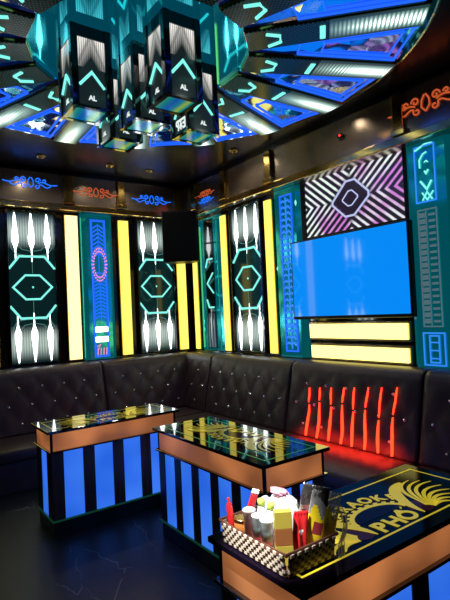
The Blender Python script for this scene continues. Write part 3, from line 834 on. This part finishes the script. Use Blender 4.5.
def table(loc, rz, label, L, W, nb, ns, dim=False, top='tabletop', pm='printdim'):
    t = thing('table', label, 'table', loc, rz, 'glowing striped karaoke tables')
    x, y = L / 2, W / 2
    MB().box(-x + .01, x - .01, -y + .01, y - .01, 0, .10, .004).build('plinth', M['plinth'], t)
    m = MB()
    for z in (.10,): m.box(-x, x, -y, y, z + .0005, z + .012, .002)
    m.build('plinth_edge', M['edge'], t)
    MB().box(-x + .035, x - .035, -y + .035, y - .035, .112, .578).build('core', M['black'], t)
    # striped sides: n blue panels between wood strips
    def face(half, depth, n, ax):
        unit = 2 * half / (n + 1 + 1.6 * n)
        for s in (-1, 1):
            for i in range(2 * n + 1):
                lit = (i % 2 == 1); a = -half + unit * ((i + 1) // 2 + 1.6 * (i // 2)); b = a + unit * (1.6 if lit else 1)
                d0, d1 = (depth - .034, depth - (.010 if lit else .006))
                lo, hi = (s * d0, s * d1) if s > 0 else (s * d1, s * d0)
                bx = (a, b, lo, hi) if ax == 0 else (lo, hi, a, b)
                mm = MB().box(bx[0] + .0005, bx[1] - .0005, bx[2], bx[3], .1125, .578, .002)
                mm.build('lit_panel' if lit else 'wood_strip', M['bluepanel'] if lit else M['wood'], t)
    face(x - .006, y, nb, 0); face(y - .035, x, ns, 1)
    MB().box(-x - .012, x + .012, -y - .012, y + .012, .5785, .590, .003).build('glass_shelf', M['gloss'], t)
    # amber band with corner posts
    for sx in (-1, 1):
        for sy in (-1, 1): MB().box(sx * (x - .012) - .008, sx * (x - .012) + .008, sy * (y - .012) - .008, sy * (y - .012) + .008, .5905, .7125, .002).build('corner_post', M['black'], t)
    for s in (-1, 1):
        MB().box(-x + .021, x - .021, s * (y - .012) - .005, s * (y - .012) + .005, .5905, .7125).build('amber_panel', M['amber'], t)
        MB().box(s * (x - .012) - .005, s * (x - .012) + .005, -y + .021, y - .021, .5905, .7125).build('amber_panel', M['amber'], t)
    top_ = MB().box(-x - .022, x + .022, -y - .022, y + .022, .713, .733, .003).build('glass_top', M[top], t)
    print_parts(top_, .733, L, W, dim, M[pm])
    return t
table((1.495, 3.70, 0), 0, 'glowing table farthest left, blue striped front, in front of the back sofa', 1.0, .38, 4, 1)
table((1.80, 2.49, 0), PI / 2, 'middle glowing table whose glass top mirrors the wall lights', 1.13, .44, 5, 2, True)
table((1.50, 1.22, 0), 0, 'nearest glowing table with the snack basket on it', 1.10, .42, 4, 2, False, 'toplow', 'print')

# ------------------------------------------------------------------ basket and what it holds
TZ = .7335 + .0006
BX, BY = 1.043, 1.222
t = thing('wicker_basket', 'brown and cream woven basket of drinks and snacks on the nearest table', 'basket', (BX, BY, TZ), 0)
hw, hl, bh = .094, .150, .068
m = MB(); m.box(-hw + .004, hw - .004, -hl + .004, hl - .004, .001, .008, .002); m.build('basket_floor', M['wickerd'], t)
m = MB()
nr = 6
def weave(p0, p1, n, out):
    for j in range(nr):
        for i in range(n):
            f0, f1 = i / n, (i + 1) / n; z0, z1 = .003 + bh * j / nr, .003 + bh * (j + 1) / nr
            fl = .012 * (j + .5) / nr
            cx = p0[0] + (p1[0] - p0[0]) * (f0 + f1) / 2 + out[0] * fl; cy = p0[1] + (p1[1] - p0[1]) * (f0 + f1) / 2 + out[1] * fl
            m.mi = (i + j) % 2; s = .002 if m.mi else .0005
            lx = abs(p1[0] - p0[0]) / n / 2 + (.0045 if out[0] else 0); ly = abs(p1[1] - p0[1]) / n / 2 + (.0045 if out[1] else 0)
            m.box(cx - lx + out[0] * s, cx + lx + out[0] * s, cy - ly + out[1] * s, cy + ly + out[1] * s, z0, z1, .0018)
weave((-hw, -hl), (-hw, hl), 22, (-1, 0)); weave((hw, -hl), (hw, hl), 22, (1, 0))
weave((-hw, -hl), (hw, -hl), 13, (0, -1)); weave((-hw, hl), (hw, hl), 13, (0, 1))
m.build('woven_side', [M['wickerd'], M['wickerl']], t)
m = MB(); q = .012
m.mi = 0
m.tube([(-hw - q, -hl - q, bh + .004), (hw + q, -hl - q, bh + .004), (hw + q, hl + q, bh + .004), (-hw - q, hl + q, bh + .004)], .0045, True, 8)
m.build('rim', M['wickerd'], t)

FZ2 = TZ + .0085
def at(dx, dy, dz=0.): return (BX + dx, BY + dy, FZ2 + dz)
def lathe_obj(name, prof, mat, parent=None, seg=20):
    return MB().lathe(prof, seg).build(name, mat, parent)
# red stick
o = lathe_obj('snack_stick', [(.009, 0), (.011, .003), (.011, .110), (.008, .120), (.003, .128), (.006, .136), (.002, .140)], M['redplast'])
tag(o, 'slim upright red wrapped snack stick at the left corner of the basket', 'snack', None, at(-.076, .130)); o.rotation_euler = (R(-4), R(-3), 0)
o = MB().box(-.012, .012, -.004, .004, 0, .15, .003); o = o.build('sauce_packet', M['redplast'])
tag(o, 'thin red packet with a white tip leaning beside the red stick', 'packet', None, at(-.045, .128)); o.rotation_euler = (R(4), R(20), R(-20))
MB().box(-.0125, .0125, -.0045, .0045, .1505, .166, .002).build('packet_tip', M['whitepaper'], o)
t = thing('jelly_cup', 'small brown cup with a gold lid behind the basket rim', 'cup', at(-.067, .094))
lathe_obj('cup_body', [(.020, 0), (.025, .076)], M['tea'], t); lathe_obj('lid', [(.027, .0763), (.027, .081), (.024, .083)], M['gold'], t)
t = thing('tumbler', 'tall plastic tumbler of red drink in the basket', 'tumbler', at(-.069, .047))
lathe_obj('cup_wall', [(.015, 0), (.020, .118), (.0215, .120), (.0185, .120), (.0145, .004)], M['clear'], t)
lathe_obj('drink', [(.0140, .0045), (.0175, .098)], M['drinkred'], t)
lathe_obj('lid', [(.0205, .1205), (.0205, .1235), (.018, .125)], M['milk'], t)
def cup(dx, dy, h, label, mat):
    t = thing('drink_cup', label, 'cup', at(dx, dy), 0, 'sealed drink cups in the basket')
    lathe_obj('cup_wall', [(.016, 0), (.020, h), (.0215, h + .003), (.0185, h + .003), (.015, .004)], M['clear'], t)
    lathe_obj('drink', [(.0144, .0045), (.0168, h * .5)], M['drinkred'], t)
    lathe_obj('pale_layer', [(.0170, h * .5 + .0005), (.0178, h * .88)], M[mat], t)
    lathe_obj('film_lid', [(.0215, h + .0035), (.0215, h + .005)], M['milk'], t)
cup(-.068, .004, .112, 'clear sealed cup of layered drink beside the red tumbler', 'drinkpale')
cup(-.070, -.040, .112, 'clear sealed cup of layered drink next to the striped carton', 'drinkpale')
def bottle(dx, dy, label):
    t = thing('drink_bottle', label, 'bottle', at(dx, dy), 0, 'lime capped bottles in the basket')
    lathe_obj('bottle_body', [(.016, 0), (.018, .004), (.018, .100), (.012, .122), (.011, .130)], M['milk'], t)
    lathe_obj('cap', [(.0125, .1305), (.0125, .147), (.011, .149)], M['lime'], t)
bottle(-.028, .034, 'lime capped milky bottle behind the red tumbler')
bottle(-.026, -.010, 'lime capped milky bottle behind the clear cups')
t = thing('snack_carton', 'olive and brown striped carton standing at the front of the basket', 'carton', at(-.055, -.097), R(-32))
MB().box(-.026, .026, -.013, .013, 0, .058, .001).build('carton_base', M['olive'], t)
MB().box(-.026, .026, -.013, .013, .0582, .108, .001).build('brown_band', M['browncard'], t)
MB().box(-.026, .026, -.013, .013, .1082, .158, .001).build('carton_top', M['olive'], t)
# tissue pile and small wrappers
def crumple(name, mat, sx, sy, sz, seed, amp=.25, parent=None):
    m = MB(); bmesh.ops.create_icosphere(m.b, subdivisions=3, radius=1.)
    r = random.Random(seed); c = [(Vector((r.uniform(-1, 1), r.uniform(-1, 1), r.uniform(-1, 1))).normalized(), r.uniform(2, 6), r.uniform(0, 6)) for _ in range(9)]
    for v in m.b.verts:
        d = v.co.copy(); k = 1 + amp * sum(math.sin(a.dot(d) * f * 2 + p) for a, f, p in c) / 4
        v.co = Vector((d.x * sx * k, d.y * sy * k, (d.z * k + 1) * sz))
    return m.build(name, mat, parent)
tag(crumple('tissue_pack', M['whitepaper'], .040, .050, .036, 3), 'crumpled bright white tissue pack heaped over the basket middle', 'tissues', None, at(.040, .015, .080))
tag(crumple('tissue_pack', M['whitepaper'], .030, .032, .082, 5, .2), 'bulging white tissue pack behind the striped carton', 'tissues', None, at(.006, -.058, .0))
tag(crumple('candy_wrapper', M['pinkpaper'], .022, .035, .008, 8), 'pink wrapper lying on top of the white tissue pack', 'wrapper', None, at(.040, .025, .152))
tag(crumple('wet_wipe', M['bluepaper'], .022, .028, .066, 12, .15), 'pale blue wipe packet standing behind the lime capped bottles', 'packet', None, at(.030, .085, .0))
# bags: pillow shapes with crimped ends
def bag(name, label, cat, dx, dy, w, h, th, rz, tilt, mats, seed, stripe=None):
    r = random.Random(seed); m = MB()
    ph = [r.uniform(0, 6) for _ in range(4)]
    for side in (-1, 1):
        def fn(i, j, side=side):
            x = (i - .5) * w; z = j * h
            e = max(0., math.sin(PI * min(1, max(0, (j - .06) / .88)))) ** .6 * max(0., math.sin(PI * i)) ** .5
            y = side * (th * e + .0006) + .004 * math.sin(i * 9 + ph[0] + j * 5) * e + (.002 * math.sin(i * 60) if j > .93 or j < .07 else 0)
            z2 = z + (.004 * (round(i * 24) % 2) if j > .97 else 0)
            return (x * (1 - .12 * e * (.6 + .4 * math.sin(j * 6 + ph[1]))), y, z2)
        m.grid(fn, 24, 20)
    bmesh.ops.remove_doubles(m.b, verts=m.b.verts, dist=1e-6)
    if stripe:
        for f in m.b.faces:
            c = f.calc_center_median()
            f.material_index = stripe(c.x / w, c.z / h)
    o = m.build(name, mats); o.modifiers.new('thickness', 'SOLIDIFY').thickness = .0008
    tag(o, label, cat, None, at(dx, dy)); o.rotation_euler = (tilt[0], tilt[1], rz); return o
bag('sweet_packet', 'glossy red sweet packet right of the striped carton', 'packet', -.010, -.112, .046, .145, .009, R(-25), (0, R(5)), [M['redplast'], M['whitepaper']], 2, lambda u, v: 1 if (u ** 2 * 1. + ((v - .62) * 2.8) ** 2) < .02 else 0)
bag('crisp_bag', 'tall silver crisp bag with dark print in the basket', 'snack bag', .038, -.090, .082, .215, .015, R(-50), (R(2), R(12)), [M['silver'], M['silverdark']], 4, lambda u, v: 1 if (.2 < v < .9 and (math.sin(u * 22 + v * 14) + math.sin(v * 30 - u * 9)) > .1) else 0)
bag('crisp_bag', 'yellow crisp bag with a maroon square at the right of the basket', 'snack bag', .052, -.118, .10, .195, .016, R(-22), (R(4), R(13)), [M['chipyellow'], M['chipred'], M['film']], 6, lambda u, v: 2 if v > .70 + .1 * math.sin(u * 14) else (1 if (-.32 < u < -.02 and .36 < v < .56) else 0))
# clear film hanging over the right end
m = MB()
def film(i, j):
    z = .12 - .155 * j; x = (i - .5) * .04
    return (x + .004 * math.sin(j * 9), -.006 - .018 * math.sin(PI * min(1, j * 1.4)) - .004 * math.sin(i * 11 + j * 4), z)
m.grid(film, 16, 20)
o = m.build('plastic_film', M['film']); o.modifiers.new('thickness', 'SOLIDIFY').thickness = .001
tag(o, 'clear crinkled plastic film hanging over the right end of the basket', 'plastic film', None, (BX + .112, BY - hl - .012, TZ + .035)); o.rotation_euler = (0, 0, R(20))

# ------------------------------------------------------------------ basket downlight and added fill lights
def downlight(x, y, label, power, col, size, ang, aim=None):
    t = thing('ceiling_downlight', label, 'downlight', (x, y, ZC), 0)
    m = MB(); m.lathe([(.05, -.001), (.05, -.012), (.036, -.016), (.034, -.004)], 24); m.build('trim_ring', M['brass'], t)
    L = bpy.data.lights.new('bulb', 'SPOT'); L.energy = power; L.color = col; L.spot_size = ang; L.spot_blend = .6; L.shadow_soft_size = size
    o = bpy.data.objects.new('bulb', L); COL.objects.link(o); o.parent = t; o.location = (0, 0, -.03)
    if aim:
        d = Vector(aim) - Vector((x, y, ZC - .03)); o.rotation_euler = d.to_track_quat('-Z', 'Y').to_euler()
downlight(-.02, 1.02, 'brass ringed downlight in the ceiling left of the starburst, aimed at the snack basket', 900, (1, .97, .92), .03, R(9), (1.0, 1.22, .84))
for x, y, lab in ((1.43, 5.0, 'brass ringed downlight in the ceiling before the leftmost blue scroll'), (2.15, 4.98, 'brass ringed downlight in the ceiling before the orange scroll'),
                  (2.62, 4.98, 'brass ringed downlight in the ceiling near the corner speaker'), (3.05, 3.95, 'brass ringed downlight in the ceiling before the tall neon panel'),
                  (3.05, 2.75, 'brass ringed downlight in the ceiling before the wide screen')):
    downlight(x, y, lab, 3.5 if y < 3 else 8, (1, .86, .70), .04, R(150))  # added warm fill for the frieze and the room

w = bpy.data.worlds.new('World'); sc.world = w; w.use_nodes = True
w.node_tree.nodes['Background'].inputs[0].default_value = (.02, .03, .05, 1); w.node_tree.nodes['Background'].inputs[1].default_value = .3

# ------------------------------------------------------------------ camera
F, YAW, PIT, ROL, H = 494.4, .62596, .0242, .04643, 1.5
wv = Vector((math.sin(YAW) * math.cos(PIT), math.cos(YAW) * math.cos(PIT), math.sin(PIT)))
rv = Vector((math.cos(YAW), -math.sin(YAW), 0)); dv = wv.cross(rv)
r2 = math.cos(ROL) * rv + math.sin(ROL) * dv; d2 = -math.sin(ROL) * rv + math.cos(ROL) * dv
cam = bpy.data.cameras.new('camera'); co = bpy.data.objects.new('camera', cam); COL.objects.link(co)
u = -d2; b = -wv
co.matrix_world = Matrix(((r2.x, u.x, b.x, 0), (r2.y, u.y, b.y, 0), (r2.z, u.z, b.z, H), (0, 0, 0, 1)))
cam.sensor_fit = 'AUTO'; cam.sensor_width = 36.; cam.lens = F * 36 / 600; cam.clip_start = .02
sc.camera = co
vs = sc.view_settings
vs.view_transform = 'Standard'; vs.look = 'None'; vs.gamma = 1.; vs.use_curve_mapping = False; vs.exposure = 0.
